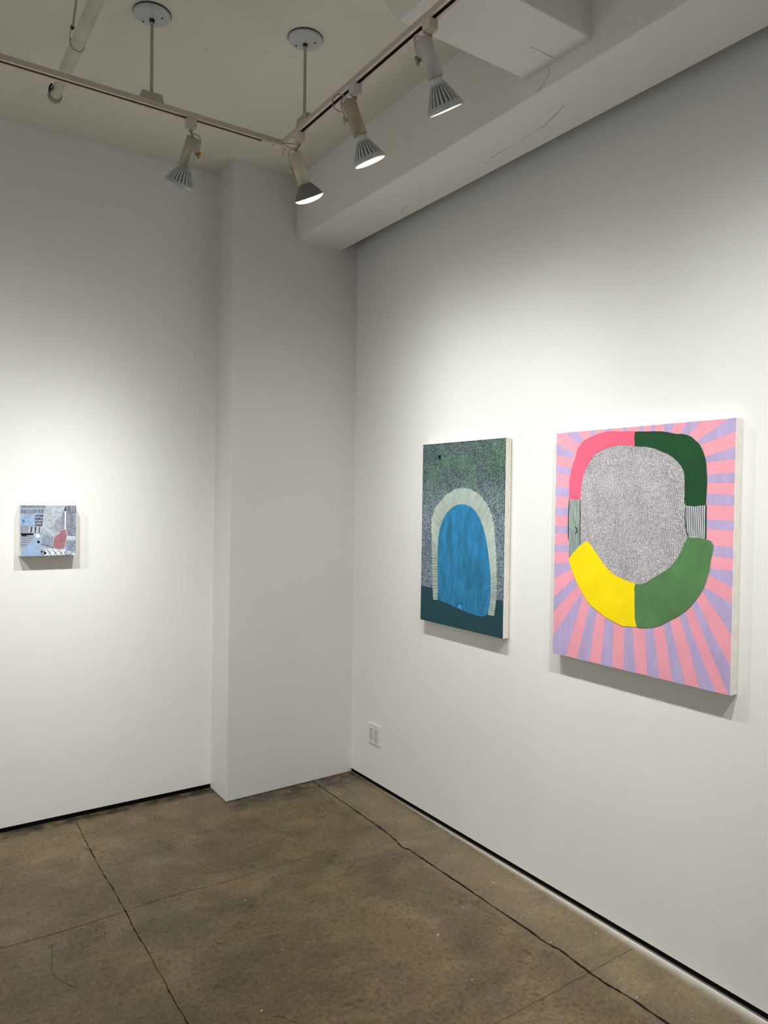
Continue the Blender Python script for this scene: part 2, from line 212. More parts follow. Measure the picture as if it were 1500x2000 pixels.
# ------------------------------------------------------------------ mesh helper
class MB:
    def __init__(s): s.v = []; s.f = []; s.mi = []; s.sm = []; s.mats = []
    def mat(s, m):
        if m not in s.mats: s.mats.append(m)
        return s.mats.index(m)
    def add(s, vs, fs, m, smooth=False):
        o = len(s.v); k = s.mat(m)
        s.v += [tuple(v) for v in vs]
        for f in fs:
            s.f.append(tuple(i + o for i in f)); s.mi.append(k); s.sm.append(smooth)
        return s
    def hexa(s, p, m):      # 8 points: bottom ring then top ring, both counter-clockwise from above
        return s.add(p, [(3, 2, 1, 0), (4, 5, 6, 7), (0, 1, 5, 4), (1, 2, 6, 5), (2, 3, 7, 6), (3, 0, 4, 7)], m)
    def box(s, a, b, m):
        (x0, y0, z0), (x1, y1, z1) = a, b
        return s.hexa([(x0, y0, z0), (x1, y0, z0), (x1, y1, z0), (x0, y1, z0), (x0, y0, z1), (x1, y0, z1), (x1, y1, z1), (x0, y1, z1)], m)
    def obox(s, c, ax, ay, az, m, taper=1.0):   # oriented box: centre and three half-axes; taper shrinks the top along ax and ay
        c, ax, ay, az = map(Vector, (c, ax, ay, az))
        p = []
        for k, t in ((-1, 1.0), (1, taper)):
            for i, j in ((-1, -1), (1, -1), (1, 1), (-1, 1)):
                p.append(c + ax * (i * t) + ay * (j * t) + az * k)
        return s.hexa(p, m)
    def lathe(s, origin, axis, prof, m, seg=32, smooth=True, capa=True, capb=True, mod=None, up=None):
        # prof: list of (distance along axis, radius)
        w = Vector(axis).normalized(); h = Vector(up) if up else (Vector((0, 0, 1)) if abs(w.z) < 0.9 else Vector((1, 0, 0)))
        a = (h - w * h.dot(w)).normalized(); b = w.cross(a); o = Vector(origin); vs = []; fs = []
        for t, r in prof:
            for i in range(seg):
                q = 2 * PI * i / seg
                rr = r * (mod(q, t) if mod else 1.0)
                vs.append(o + w * t + a * (rr * math.cos(q)) + b * (rr * math.sin(q)))
        for j in range(len(prof) - 1):
            for i in range(seg):
                k = (i + 1) % seg
                fs.append((j * seg + i, j * seg + k, (j + 1) * seg + k, (j + 1) * seg + i))
        s.add(vs, fs, m, smooth)
        if capa: s.add([vs[i] for i in range(seg)], [tuple(range(seg))[::-1]], m)
        if capb: s.add([vs[-seg + i] for i in range(seg)], [tuple(range(seg))], m)
        return s
    def tube(s, pts, r, m, seg=10, caps=True):
        pts = [Vector(p) for p in pts]; n = len(pts); vs = []; fs = []
        t0 = (pts[1] - pts[0]).normalized()
        h = Vector((0, 0, 1)) if abs(t0.z) < 0.9 else Vector((1, 0, 0))
        a = (h - t0 * h.dot(t0)).normalized()
        for i, p in enumerate(pts):
            t = ((pts[min(i + 1, n - 1)] - pts[max(i - 1, 0)])).normalized()
            a = (a - t * a.dot(t)).normalized(); b = t.cross(a)
            for k in range(seg):
                q = 2 * PI * k / seg; vs.append(p + a * (r * math.cos(q)) + b * (r * math.sin(q)))
        for i in range(n - 1):
            for k in range(seg):
                l = (k + 1) % seg; fs.append((i * seg + k, i * seg + l, (i + 1) * seg + l, (i + 1) * seg + k))
        s.add(vs, fs, m, True)
        if caps:
            s.add(vs[:seg], [tuple(range(seg))[::-1]], m); s.add(vs[-seg:], [tuple(range(seg))], m)
        return s
    def build(s, name, parent=None, bevel=0.0, bseg=2):
        me = bpy.data.meshes.new(name)
        off = Vector((0, 0, 0))
        p = parent
        while p is not None: off += p.location; p = p.parent
        me.from_pydata([tuple(Vector(v) - off) for v in s.v], [], s.f)
        for m in s.mats: me.materials.append(m)
        me.polygons.foreach_set('material_index', s.mi)
        me.polygons.foreach_set('use_smooth', s.sm)
        me.update()
        o = bpy.data.objects.new(name, me); COL.objects.link(o)
        if parent: o.parent = parent
        if bevel:
            b = o.modifiers.new('Bevel', 'BEVEL'); b.width = bevel; b.segments = bseg; b.limit_method = 'ANGLE'; b.angle_limit = 0.7
        return o

def smooth_path(pts, n=6):
    pts = [Vector(p) for p in pts]; out = []
    P = [pts[0]] + pts + [pts[-1]]
    for i in range(1, len(P) - 2):
        for k in range(n):
            t = k / n; a, b, c, d = P[i - 1], P[i], P[i + 1], P[i + 2]
            out.append(0.5 * ((2 * b) + (c - a) * t + (2 * a - 5 * b + 4 * c - d) * t * t + (3 * b - a - 3 * c + d) * t ** 3))
    out.append(pts[-1]); return out

def thing(name, loc, label, cat, group=None):
    o = bpy.data.objects.new(name, None); COL.objects.link(o); o.location = loc
    o.empty_display_size = 0.05; o['label'] = label; o['category'] = cat
    if group: o['group'] = group
    return o
def tag(o, label, cat, group=None, kind=None):
    o['label'] = label; o['category'] = cat
    if group: o['group'] = group
    if kind: o['kind'] = kind
    return o
def structure(o): o['kind'] = 'structure'; return o

# ------------------------------------------------------------------ the room
H = 3.475
def cz(x, y): return H + 0.012 * x - 0.0044 * y
XL, YF = -4.6, -5.4            # how far the room runs to the left and behind the camera
GAP = 0.024

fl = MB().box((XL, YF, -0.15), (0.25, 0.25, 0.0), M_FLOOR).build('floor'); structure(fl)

ce = MB()
e = [(XL, YF), (0.25, YF), (0.25, 0.25), (XL, 0.25)]
ce.hexa([(x, y, cz(x, y)) for x, y in e] + [(x, y, 3.75) for x, y in e], M_CEIL)
ceil = structure(ce.build('ceiling'))
B1, B2, BZ = -0.4145, -0.1145, 3.119
bm_ = MB(); bm_.box((B1, YF, BZ), (B2, -0.15, 3.56), M_BEAM)
bm_.build('beam', ceil, bevel=0.006)
# cross beam running left from the long beam, its end ramping up into the ceiling
K1, K2, KZ, XA = -2.0264, -2.3247, 3.1895, -0.985
prof = [(B1 + 0.02, KZ), (XA, KZ), (XA - 0.03, KZ + 0.012), (XA - 0.10, KZ + 0.09), (XA - 0.26, KZ + 0.24), (XA - 0.34, 3.56), (B1 + 0.02, 3.56)]
kb = MB(); n = len(prof)
kb.add([(x, K1, z) for x, z in prof] + [(x, K2, z) for x, z in prof],
       [tuple(range(n)), tuple(range(2 * n - 1, n - 1, -1))] + [(i, i + n, (i + 1) % n + n, (i + 1) % n) for i in range(n)], M_BEAM)
kc = kb.mat(M_CEIL)
for i in (3, 4, 5, 6): kb.mi[i] = kc
kb.build('beam', ceil, bevel=0.004)

wb = MB().box((XL, 0.0, GAP), (0.2, 0.15, 3.6), M_WALL).build('wall_back'); structure(wb)
wr = MB().box((0.0, YF, GAP), (0.15, 0.15, 3.6), M_WALL).build('wall_right'); structure(wr)
structure(MB().box((XL - 0.15, YF - 0.15, 2.3), (XL, 0.15, 3.7), M_WALL).box((XL - 0.15, -0.5, 0.0), (XL, 0.15, 2.3), M_WALL).build('wall_left'))
structure(MB().box((XL, YF - 0.15, 0.0), (0.15, YF, 3.7), M_WALL).build('wall_front'))
D1, D2 = 0.2360, 0.2090
pl = MB(); x0, x1 = -0.8105, -0.7965
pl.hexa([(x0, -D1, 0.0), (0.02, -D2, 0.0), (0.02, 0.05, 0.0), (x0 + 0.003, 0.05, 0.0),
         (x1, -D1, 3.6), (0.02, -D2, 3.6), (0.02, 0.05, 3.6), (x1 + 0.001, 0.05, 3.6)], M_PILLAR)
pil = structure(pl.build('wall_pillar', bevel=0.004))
# black shadow gap at the foot of the two long walls
structure(MB().box((XL, 0.004, 0.0), (-0.70, 0.02 + 0.05, GAP), M_BLACK).build('baseboard_back'))
structure(MB().box((0.004, YF, 0.0), (0.06, -0.1, GAP), M_BLACK).build('baseboard_right'))
# thin grey edge strips lying under the gaps
g = MB()
g.box((-0.0022, YF, 0.0), (0.004, -D2 - 0.0005, 0.003), M_LIP); g.build('edge_strip', fl)

def ribbon(name, pts, w, m, parent, z=0.0006, jag=0.0, sub=6, plane='z', wob=0.0):
    # a thin line following a crack; pts in the plane, third coordinate fixed
    P = []
    for i in range(len(pts) - 1):
        a, b = Vector(pts[i]), Vector(pts[i + 1])
        for k in range(sub):
            p = a.lerp(b, k / sub); q = (b - a).normalized(); nn = Vector((-q.y, q.x))
            P.append(p + nn * random.uniform(-jag, jag))
    P.append(Vector(pts[-1])); vs = []; fs = []
    for i, p in enumerate(P):
        t = (P[min(i + 1, len(P) - 1)] - P[max(i - 1, 0)]).normalized(); nn = Vector((-t.y, t.x))
        ww = w * (1 + random.uniform(-wob, wob)) / 2
        for s_ in (-1, 1):
            q = p + nn * ww * s_
            if plane == 'z': vs.append((q.x, q.y, z))
            elif plane == 'x': vs.append((z, q.x, q.y))
            else: vs.append((q.x, z, q.y))
    for i in range(len(P) - 1): fs.append((2 * i, 2 * i + 1, 2 * i + 3, 2 * i + 2))
    return MB().add(vs, fs, m).build(name, parent)
def joint_fix(p): return [(x, max(min(y, 10), -9)) for x, y in p]
ribbon('floor_joint', [(-0.268, -D2 - 0.004)] + JOINT_MAIN[1:] + [(-0.282, -3.6), (-0.286, -5.3)], 0.0080, M_JOINT, fl, jag=0.0014, wob=0.45)
ribbon('floor_joint', [(-1.540, -0.05)] + JOINT_LEFT[1:] + [(-1.565, -3.0), (-1.56, -5.3)], 0.0036, M_JOINT, fl, jag=0.0022, wob=0.6)
ribbon('floor_joint', [(-4.4, -1.03)] + JOINT_CROSS + [(-0.62, -1.010)], 0.0024, M_FAINT, fl, jag=0.0010, wob=0.7)
ribbon('floor_joint', [(-2.4, -2.296)] + JOINT_RIGHT[:-1] + [(-0.05, -2.280)], 0.0022, M_FAINT, fl, jag=0.0010, wob=0.6)
for sfx in SCUFFS:
    ribbon('scuff_mark', sfx, 0.0016, M_FAINT, fl, jag=0.0015, wob=0.8)
ribbon('foot_line', [(x0 + 0.004, -D1 - 0.0015), (-0.5, -D1 + 0.0095 - 0.0015), (-0.03, -D2 - 0.0025)], 0.0035, M_JOINT, fl, jag=0.0006, wob=0.7)
ribbon('foot_line', [(x0 - 0.0015, -D1 + 0.004), (x0 + 0.001, -0.03)], 0.0022, M_FAINT, fl, jag=0.0004, wob=0.5)
# small clusters of dark spots worn into the concrete
rs = random.Random(11)
for x, y, rad in STAINS:
    st_m = MB()
    for k in range(int(16 + rad * 300)):
        q = rs.random() * 2 * PI; d_ = rad * rs.random() ** 0.8; cx_, cy_ = x + 1.5 * d_ * math.cos(q), y + 0.7 * d_ * math.sin(q)
        rr = rs.uniform(0.0008, 0.0042); n_ = rs.randint(6, 9); a0 = rs.random() * PI; el = rs.uniform(1.0, 2.4)
        st_m.add([(cx_ + el * rr * rs.uniform(0.6, 1.2) * math.cos(a0 + 2 * PI * i / n_), cy_ + rr * rs.uniform(0.6, 1.2) * math.sin(a0 + 2 * PI * i / n_), 0.0004 + k * 0.000002) for i in range(n_)], [tuple(range(n_))], M_STAIN)
    st_m.build('stain_mark', fl)
# hairline cracks in the concrete overhead
ribbon('hairline_crack', [(-2.1407, 3.1857), (-2.134, 3.1621), (-2.1054, 3.1339), (-2.076, 3.122)], 0.0016, M_CRACK, ceil, z=B1 - 0.0006, jag=0.001, plane='x', wob=0.5)
ribbon('hairline_crack', [(-0.2771, -2.0828), (-0.2486, -2.014), (-0.2228, -1.9238), (-0.2112, -1.7418), (-0.2105, -1.6013)], 0.0015, M_CRACK, ceil, z=BZ - 0.0006, jag=0.0015, wob=0.5)
ribbon('hairline_crack', [(-0.1931, -1.0026), (-0.19, -0.92), (-0.1445, -0.8916)], 0.0015, M_CRACK, ceil, z=BZ - 0.0006, jag=0.0015, wob=0.5)
ribbon('hairline_crack', [(-0.55, -2.179), (-0.43, -2.1785)], 0.0014, M_CRACK, ceil, z=KZ - 0.0006, jag=0.001, wob=0.5)

# loose crumbs of white paint swept over the floor
ch = MB()
for x, y, r in CHIPS:
    r = r * 0.0011; k = random.randint(4, 6); a0 = random.random() * PI; ring = []
    for i in range(k):
        q = a0 + 2 * PI * i / k; rr = r * random.uniform(0.6, 1.2); ring.append((x + rr * math.cos(q), y + rr * 0.8 * math.sin(q)))
    h = 0.0006 + r * 0.25
    vs = [(a, b, 0.0002) for a, b in ring] + [(x + (a - x) * 0.8, y + (b - y) * 0.8, h * random.uniform(0.6, 1.2)) for a, b in ring]
    ch.add(vs, [tuple(range(k, 2 * k))] + [(i, (i + 1) % k, (i + 1) % k + k, i + k) for i in range(k)], M_CHIP)
tag(ch.build('paint_crumbs'), 'tiny white paint crumbs scattered over the concrete floor', 'debris', kind='stuff')

# ------------------------------------------------------------------ lighting track
TZ = 3.1135; TB = -0.9775
A_L, A_R = Vector((-4.3, -1.151, 0)), Vector((TB, -1.1885, 0))
dirA = (A_R - A_L).normalized(); nA = Vector((-dirA.y, dirA.x, 0))       # along the back rail; across it, away from the viewer
track = thing('lighting_track', (TB, -1.1885, TZ), 'cream L-shaped ceiling track hung on two stems, holding the four spotlights', 'lighting track')
def rail(p0, p1, n, name='rail'):
    p0, p1 = Vector(p0), Vector(p1); m = MB(); d = (p1 - p0) / 2; c = (p0 + p1) / 2; W2 = 0.0165
    up = Vector((0, 0, 1))
    m.obox(c + up * 0.0165, d, n * W2, up * 0.0035, M_TRACK)                        # back of the channel
    m.obox(c + n * (W2 - 0.001) + up * 0.0075, d, n * 0.001, up * 0.0055, M_TRACK)    # two side walls
    m.obox(c - n * (W2 - 0.001) + up * 0.0075, d, n * 0.001, up * 0.0055, M_TRACK)
    m.obox(c + n * 0.0118 + up * 0.001, d, n * 0.0047, up * 0.001, M_TRACKLIP)      # two lips
    m.obox(c - n * 0.0118 + up * 0.001, d, n * 0.0047, up * 0.001, M_TRACKLIP)
    r = m.build(name, track)
    s = MB()
    s.obox(c + up * 0.0105, d * 0.999, n * 0.0145, up * 0.0022, M_SLOT)
    s.obox(c + n * 0.0040 + up * 0.0062, d * 0.999, n * 0.0014, up * 0.0018, M_COPPER)
    s.obox(c - n * 0.0040 + up * 0.0062, d * 0.999, n * 0.0014, up * 0.0018, M_COPPER)
    s.build('conductor_strip', r)
    return r
rail(A_L + Vector((0, 0, TZ)), A_R - dirA * 0.012 + Vector((0, 0, TZ)), nA)
rail((TB, -5.2, TZ), (TB, -1.1885 - 0.012, TZ), Vector((-1, 0, 0)))
cn = MB()
upv = Vector((0, 0, 1))
cpt = A_R + upv * TZ
cn.obox(cpt + upv * 0.0105, (0.0170, 0, 0), (0, 0.0170, 0), upv * 0.0112, M_TRACK)
cn.obox(cpt - dirA * 0.055 + upv * -0.0005, dirA * 0.043, nA * 0.012, upv * 0.0022, M_TRACKLIP)
cn.obox(cpt + Vector((0, -0.055, -0.0005)), (0.012, 0, 0), (0, 0.043, 0), upv * 0.0022, M_TRACKLIP)
for q in (cpt - dirA * 0.045, cpt + Vector((0, -0.045, 0))):
    cn.lathe(q - upv * 0.0032, (0, 0, -1), [(0, 0.003), (0.0012, 0.0028)], M_SLOT, seg=12)
cno = cn.build('corner_connector', track)
MB().tube(smooth_path([cpt + Vector((0.004, -0.004, -0.002)), cpt + Vector((-0.002, -0.006, -0.018)), cpt + Vector((-0.010, -0.010, -0.052))]), 0.0011, M_WIRE, seg=6).build('loose_wire', track)

def stem(x, y, d, n):
    ct = cz(x, y)
    s = MB().tube([(x, y, TZ + 0.05), (x, y, ct - 0.02)], 0.0062, M_STEM, seg=16)
    so = s.build('stem', track)
    c = MB()
    prof_ = [(0.000, 0.050), (0.006, 0.052), (0.006, 0.0665), (0.011, 0.0672), (0.016, 0.062), (0.021, 0.050), (0.0245, 0.034), (0.026, 0.014), (0.0262, 0.0)]
    c.lathe((x, y, ct + 0.002), (0, 0, -1), prof_, M_CANOPY, seg=48, capb=False)
    c.lathe((x, y, ct + 0.002), (0, 0, -1), [(0, 0.0685), (0.0055, 0.0690)], M_SLOT, seg=48, capb=False)  # dark ring standing in for the shadow in the gap above the canopy
    for q in (2.2, -0.75):
        c.lathe((x + 0.040 * math.cos(q), y + 0.040 * math.sin(q), ct - 0.019), (0, 0, -1), [(0, 0.0034), (0.005, 0.003)], M_SLOT, seg=10)
    c.lathe((x, y, ct - 0.022), (0, 0, -1), [(0, 0.0095), (0.012, 0.0088)], M_SLOT, seg=18)
    c.build('canopy', so)
    b = MB(); b.obox(Vector((x, y, TZ + 0.036)), d * 0.044, n * 0.016, upv * 0.015, M_STEM, taper=0.84)
    b.obox(Vector((x, y, TZ + 0.0205)), d * 0.043, n * 0.0150, upv * 0.0012, M_SLOT)
    b.build('bracket', so, bevel=0.0012)
stem(-1.5218, -1.1822, dirA, nA)
stem(TB, -1.372, Vector((0, 1, 0)), Vector((-1, 0, 0)))

# ------------------------------------------------------------------ spotlights
CAMP = Vector((-2.3482, -3.9888, 1.66))
SPOTS = []
def spotlight(label, adapter, T, F, housing, adapter_mat, shell, neck, ribbed=True, lit=True, knob=M_STEELK, knob_side=-1, hr=0.0255, along='y', wire=None, power=1.0, hl=0.118, lens=None, dome=0.0012):
    ax, ay = adapter; T = Vector(T); F = Vector(F)
    d = (F - T).normalized(); L = (F - T).length
    root = thing('track_spotlight', (ax, ay, TZ), label, 'spotlight', 'spotlights on the ceiling track')
    # adapter clipped under the rail
    a = MB(); long_, wide = (0.019, 0.0165)
    hx, hy = (wide, long_) if along == 'y' else (long_, wide)
    a.obox((ax, ay, TZ - 0.0165), (hx, 0, 0), (0, hy, 0), (0, 0, 0.0165), adapter_mat, taper=1.0)
    a.lathe((ax, ay, TZ - 0.033), (0, 0, -1), [(0, 0.0150), (0.007, 0.0135), (0.009, 0.009)], adapter_mat, seg=6, smooth=False)
    a.build('adapter', root, bevel=0.002)
    J = Vector((ax, ay, TZ - 0.046))
    # side direction of the yoke: square to the lamp axis and roughly square to the line of sight
    v = (T - CAMP).normalized(); side = d.cross(v).normalized() * knob_side
    K = T + d * (hl * 0.46) + side * (hr + 0.006)
    back = (-d)
    j = MB()
    j.lathe(J + Vector((0, 0, 0.008)), (0, 0, -1), [(0, 0.0065), (0.010, 0.0065), (0.013, 0.004)], M_STEELK, seg=16)
    path = smooth_path([J, J + Vector((0, 0, -0.004)) + side * 0.012, T + back * 0.012 + side * (hr * 0.7), T + d * 0.010 + side * (hr + 0.0055), K], 6)
    j.tube(path, 0.0034, adapter_mat, seg=10)
    # a cross strap over the open end of the housing
    j.obox(T + side * 0.004 + d * 0.004, side * (hr * 0.9), d.cross(side).normalized() * 0.004, d * 0.0016, adapter_mat)
    j.tube([J, T + d * 0.004], 0.0042, M_STEELK, seg=10)
    j.build('yoke', root)
    h = MB()
    h.lathe(T, d, [(0.006, hr - 0.002), (0.006, hr - 0.0022), (0.0, hr - 0.0012), (0.0, hr), (hl, hr), (hl, hr - 0.0022), (hl - 0.006, hr - 0.0022)], housing, seg=40, capa=False, capb=False)
    h.add([], [], housing)
    h.lathe(T + d * 0.009, d, [(0, hr - 0.0021), (0.001, hr - 0.0021)], M_SLOT, seg=40)
    h.lathe(T + d * (hl - 0.008), d, [(0, hr - 0.0021), (0.001, hr - 0.0021)], M_SLOT, seg=40)
    h.build('housing', root)
    kk = MB()
    kk.lathe(T + d * (hl * 0.46) + side * (hr - 0.001), side, [(0, 0.005), (0.009, 0.005), (0.009, 0.0120), (0.013, 0.0132), (0.018, 0.0125), (0.019, 0.008)], knob, seg=20,
             mod=lambda q, t: 1.0 + 0.05 * (math.cos(10 * q) if t > 0.005 else 0))
    kk.build('knob', root)
    # reflector lamp
    b = MB(); s0 = hl - 0.004; ll = L - s0
    nk = 0.021 if L - hl < 0.08 else 0.0205
    b.lathe(T + d * s0, d, [(0, nk - 0.004), (0.004, nk), (0.004 + (0.020 if L > 0.19 else 0.006), nk + 0.001)], neck, seg=32)
    st = s0 + (0.022 if L > 0.19 else 0.006); ln = L - st
    R0, R1 = nk + 0.0015, 0.0600
    if ribbed:
        N = 22
        def mod(q, t):
            x = 0.5 + 0.5 * math.cos(N * q); return 1.0 - 0.13 * (1 - x ** 0.45) * (1.0 if t < ln - 0.014 else 0.0)
        pr = [(0.0, R0)]
        for i in range(1, 11):
            s_ = i / 10; pr.append((s_ * (ln - 0.013), R0 + (R1 * 0.965 - R0) * (s_ ** 0.88)))
        pr += [(ln - 0.0125, R1 * 0.975), (ln - 0.006, R1), (ln - 0.001, R1), (ln, R1 - 0.003), (ln - 0.003, R1 - 0.0045)]
        b.lathe(T + d * st, d, pr, shell, seg=220, capa=True, capb=False, mod=mod)
        kd = b.mat(M_ALUDARK); f0 = len(b.f) - 1 - (len(pr) - 1) * 220
        for jj in range(0, 9):
            for ii in range(220):
                if 3 <= ii % 10 <= 6 and 0 < jj: b.mi[f0 + jj * 220 + ii] = kd
    else:
        pr = [(0.0, R0 + 0.003)]
        for i in range(1, 9):
            s_ = i / 8; pr.append((s_ * (ln - 0.003), R0 + 0.003 + (R1 - R0 - 0.003) * (s_ ** 0.85)))
        pr += [(ln - 0.0005, R1), (ln, R1 - 0.002)]
        b.lathe(T + d * st, d, pr, shell, seg=64, capa=True, capb=False)
    bo = b.build('bulb', root)
    lm = lens or M_GLOW
    lz = MB(); rr = R1 - 0.0045 if ribbed else R1 - 0.0008
    l0 = ln - (0.002 if ribbed else 0.0)
    pr = [(l0 - 0.002, rr), (l0, rr)] + [(l0 + dome * math.sin(q * PI / 12), rr * math.cos(q * PI / 12)) for q in range(1, 6)] + [(l0 + dome, 0.0005)]
    lz.lathe(T + d * st, d, pr, lm, seg=48)
    lz.build('lens', bo)
    if wire:
        pts = [J + Vector(p) for p in wire]
        MB().tube(smooth_path(pts, 8), 0.0019, M_WIRE, seg=8).build('wire', root)
    if lit: SPOTS.append((F + d * (dome + 0.012), d, power, label))
    return root

YA = -1.1765
L1 = spotlight('warm grey spotlight with brass knob, alone on the left rail near the pillar', (-1.3703, -1.1838), (-1.3585, -1.1815, 3.0482), (-1.3803, -1.0831, 2.8924),
    M_GREYH, M_TRACK, M_ALU, M_BULBNECK, knob=M_BRASS, knob_side=1, along='x', hl=0.112, power=0.75, lens=M_GLOW_SOFT)
L2 = spotlight('cream spotlight with smooth grey bulb and domed glowing lens at the track corner', (TB, -1.3319), (-0.9927, -1.3186, 3.0383), (-0.9080, -1.2899, 2.8891),
    M_CREAMH, M_CREAMH, M_GREYBULB, M_GREYBULB, ribbed=False, knob=M_CREAMH, hl=0.120, power=0.7, dome=0.018,
    wire=[(0, 0, 0.0), (-0.02, -0.01, -0.006), (-0.035, 0.02, 0.004), (-0.05, 0.05, 0.012), (-0.03, 0.02, -0.012), (-0.012, 0.0, -0.024)])
L3 = spotlight('yellowed spotlight with looped cord and ribbed glowing bulb, middle of the right rail', (TB, -1.7529), (-0.9962, -1.7377, 3.0603), (-0.9015, -1.7386, 2.8690),
    M_YELLOWH, M_WHITEH, M_ALU, M_BULBNECK, knob=M_CREAMH, hl=0.118, power=1.0,
    wire=[(-0.01, 0.01, -0.012), (-0.022, 0.03, 0.012), (-0.045, 0.045, 0.020), (-0.062, 0.05, -0.004), (-0.058, 0.045, -0.032), (-0.040, 0.03, -0.048)])
L4 = spotlight('white spotlight with ribbed silver bulb, nearest the top edge above the paintings', (TB, -2.1822), (-0.9891, -2.1624, 3.0701), (-0.8802, -2.1443, 2.8872),
    M_WHITEH, M_CREAMH, M_ALU, M_BULBNECK, knob=M_STEELK, hl=0.114, power=1.0, lens=M_GLOW_SOFT)
# the same fittings go on along both rails beyond the frame
def more(label, src, x, y, dx, dy, power, d=None):
    n = src.copy(); COL.objects.link(n); n.location = (x, y, TZ); n['label'] = label
    for c in list(src.children):
        k = c.copy(); COL.objects.link(k); k.parent = n
        for g_ in c.children:
            q = g_.copy(); COL.objects.link(q); q.parent = k
    P0, D0, p0, _ = [s for s in SPOTS if s[3] == src['label']][0]
    off = Vector(n.location) - Vector(src.location)
    SPOTS.append((P0 + off, D0 if d is None else Vector(d).normalized(), power, label))
    return n
more('warm grey spotlight on the left rail, left of the hanging pipe', L1, -2.15, -1.1755, 0, 0, 1.0, (0.75, 1.15, -2.2))
more('warm grey spotlight at the far left of the left rail', L1, -3.0, -1.166, 0, 0, 0.9, (1.0, 1.15, -2.5))
more('white spotlight on the right rail, nearest the viewer', L4, TB, -3.05, 0, 0, 0.9, (0.95, 1.0, -2.6))
more('yellowed spotlight on the right rail, behind the viewer', L3, TB, -3.7, 0, 0, 0.9, (0.95, 0.9, -2.6))

EXPOSURE = 0.09
# watts in the bright core, the wide skirt and the hot centre of each lamp, in the order they were hung
LAMPS = [(88.0, 10.0, 0.0), (38.0, 44.0, 0.0), (29.0, 53.0, 0.0), (22.0, 2.0, 0.0), (94.0, 20.0, 0.0), (62.0, 68.0, 0.0), (54.0, 68.0, 0.0), (30.0, 60.0, 0.0)]
def beam_nodes(ld, core, skirt, tight=0.0):
    # a flood reflector: bright core with a wide soft skirt, round about the lamp's own axis
    ld.use_nodes = True; t = ld.node_tree; nn, ll = t.nodes, t.links
    em = nn['Emission']
    tc = nn.new('ShaderNodeTexCoord'); sp = nn.new('ShaderNodeSeparateXYZ'); ll.new(tc.outputs['Normal'], sp.inputs[0])
    def mth(op, a, b=0.0):
        k = nn.new('ShaderNodeMath'); k.operation = op
        for i, v in enumerate((a, b)):
            if isinstance(v, (int, float)): k.inputs[i].default_value = v
            else: ll.new(v, k.inputs[i])
        return k.outputs[0]
    c = mth('ABSOLUTE', sp.outputs[2])
    s_ = mth('ADD', mth('MULTIPLY', mth('POWER', c, 20.0), core / 100.0), mth('MULTIPLY', mth('POWER', c, 5.0), skirt / 100.0))
    s_ = mth('ADD', s_, mth('MULTIPLY', mth('POWER', c, 90.0), tight / 100.0))
    ll.new(s_, em.inputs['Strength'])
for (p, d, k, lb), (core, skirt, tight) in zip(SPOTS, LAMPS):
    ld = bpy.data.lights.new('spot_beam', 'SPOT'); ld.energy = 100.0; ld.spot_size = math.radians(172); ld.spot_blend = 0.15
    ld.shadow_soft_size = 0.022; ld.color = (1.0, 0.985, 0.96)
    beam_nodes(ld, core, skirt, tight)
    o = bpy.data.objects.new('spot_beam', ld); COL.objects.link(o); o.location = p
    o.rotation_euler = Vector(d).to_track_quat('-Z', 'Y').to_euler()
# even world glow added as fill, entering by an unseen opening on the left
w = bpy.data.worlds.new('left_fill_glow'); sc.world = w; w.use_nodes = True
w.node_tree.nodes['Background'].inputs['Color'].default_value = (1.0, 0.99, 0.975, 1.0)
w.node_tree.nodes['Background'].inputs['Strength'].default_value = 0.66


# ------------------------------------------------------------------ ceiling pipe
PX, PZ = -1.768, 3.30
pipe = thing('ceiling_pipe', (PX, -1.2, PZ), 'white painted pipe hanging below the ceiling at the upper left', 'pipe')
MB().lathe((PX, -5.2, PZ), (0, 1, 0), [(0, 0.0235), (4.30, 0.0235), (4.318, 0.0225), (4.3215, 0.018)], M_PIPE, seg=32).build('thick_run', pipe)
MB().lathe((PX, -0.882, PZ), (0, 1, 0), [(0, 0.0165), (0.004, 0.0165), (0.004, 0.0205), (0.19, 0.0205)], M_PIPE, seg=32).build('thin_run', pipe)
rg = MB(); rg.lathe((PX, -0.69, PZ), (0, 1, 0), [(0.0, 0.0205), (0.0, 0.0265), (0.005, 0.0275), (0.022, 0.0275), (0.024, 0.025), (0.024, 0.0)], M_PIPEGREY, seg=36, capb=False)
rg.build('end_collar', pipe)
st_ = MB(); st_.tube(smooth_path([(PX - 0.022, -0.745, PZ + 0.012), (PX - 0.030, -0.74, PZ + 0.0), (PX - 0.029, -0.728, PZ - 0.012)]), 0.0045, M_DARKWIRE, seg=8)
st_.tube(smooth_path([(PX - 0.018, -0.765, PZ - 0.004), (PX - 0.026, -0.745, PZ - 0.012), (PX - 0.0285, -0.728, PZ - 0.014)]), 0.0032, M_DARKWIRE, seg=8)
st_.build('strap', pipe)
hg = MB()
yc = -1.10
ring = [(PX + 0.0252 * math.cos(q), yc + 0.0, PZ + 0.0252 * math.sin(q)) for q in [i * 2 * PI / 28 for i in range(29)]]
hg.tube(ring, 0.0014, M_STEM, seg=6)
hg.tube(smooth_path([(PX - 0.0252, yc, PZ), (PX - 0.026, yc - 0.008, PZ + 0.030), (PX - 0.018, yc - 0.012, PZ + 0.048)]), 0.0016, M_STEM, seg=6)
hg.tube([(PX - 0.018, yc - 0.012, PZ + 0.046), (PX - 0.020, yc - 0.14, cz(PX, yc - 0.1) + 0.01)], 0.0042, M_STEM, seg=10)
hg.tube([(PX - 0.021, yc - 0.012, PZ + 0.042), (PX - 0.017, yc - 0.015, PZ + 0.054)], 0.0062, M_DARKWIRE, seg=8)
hg.build('hanger', pipe)

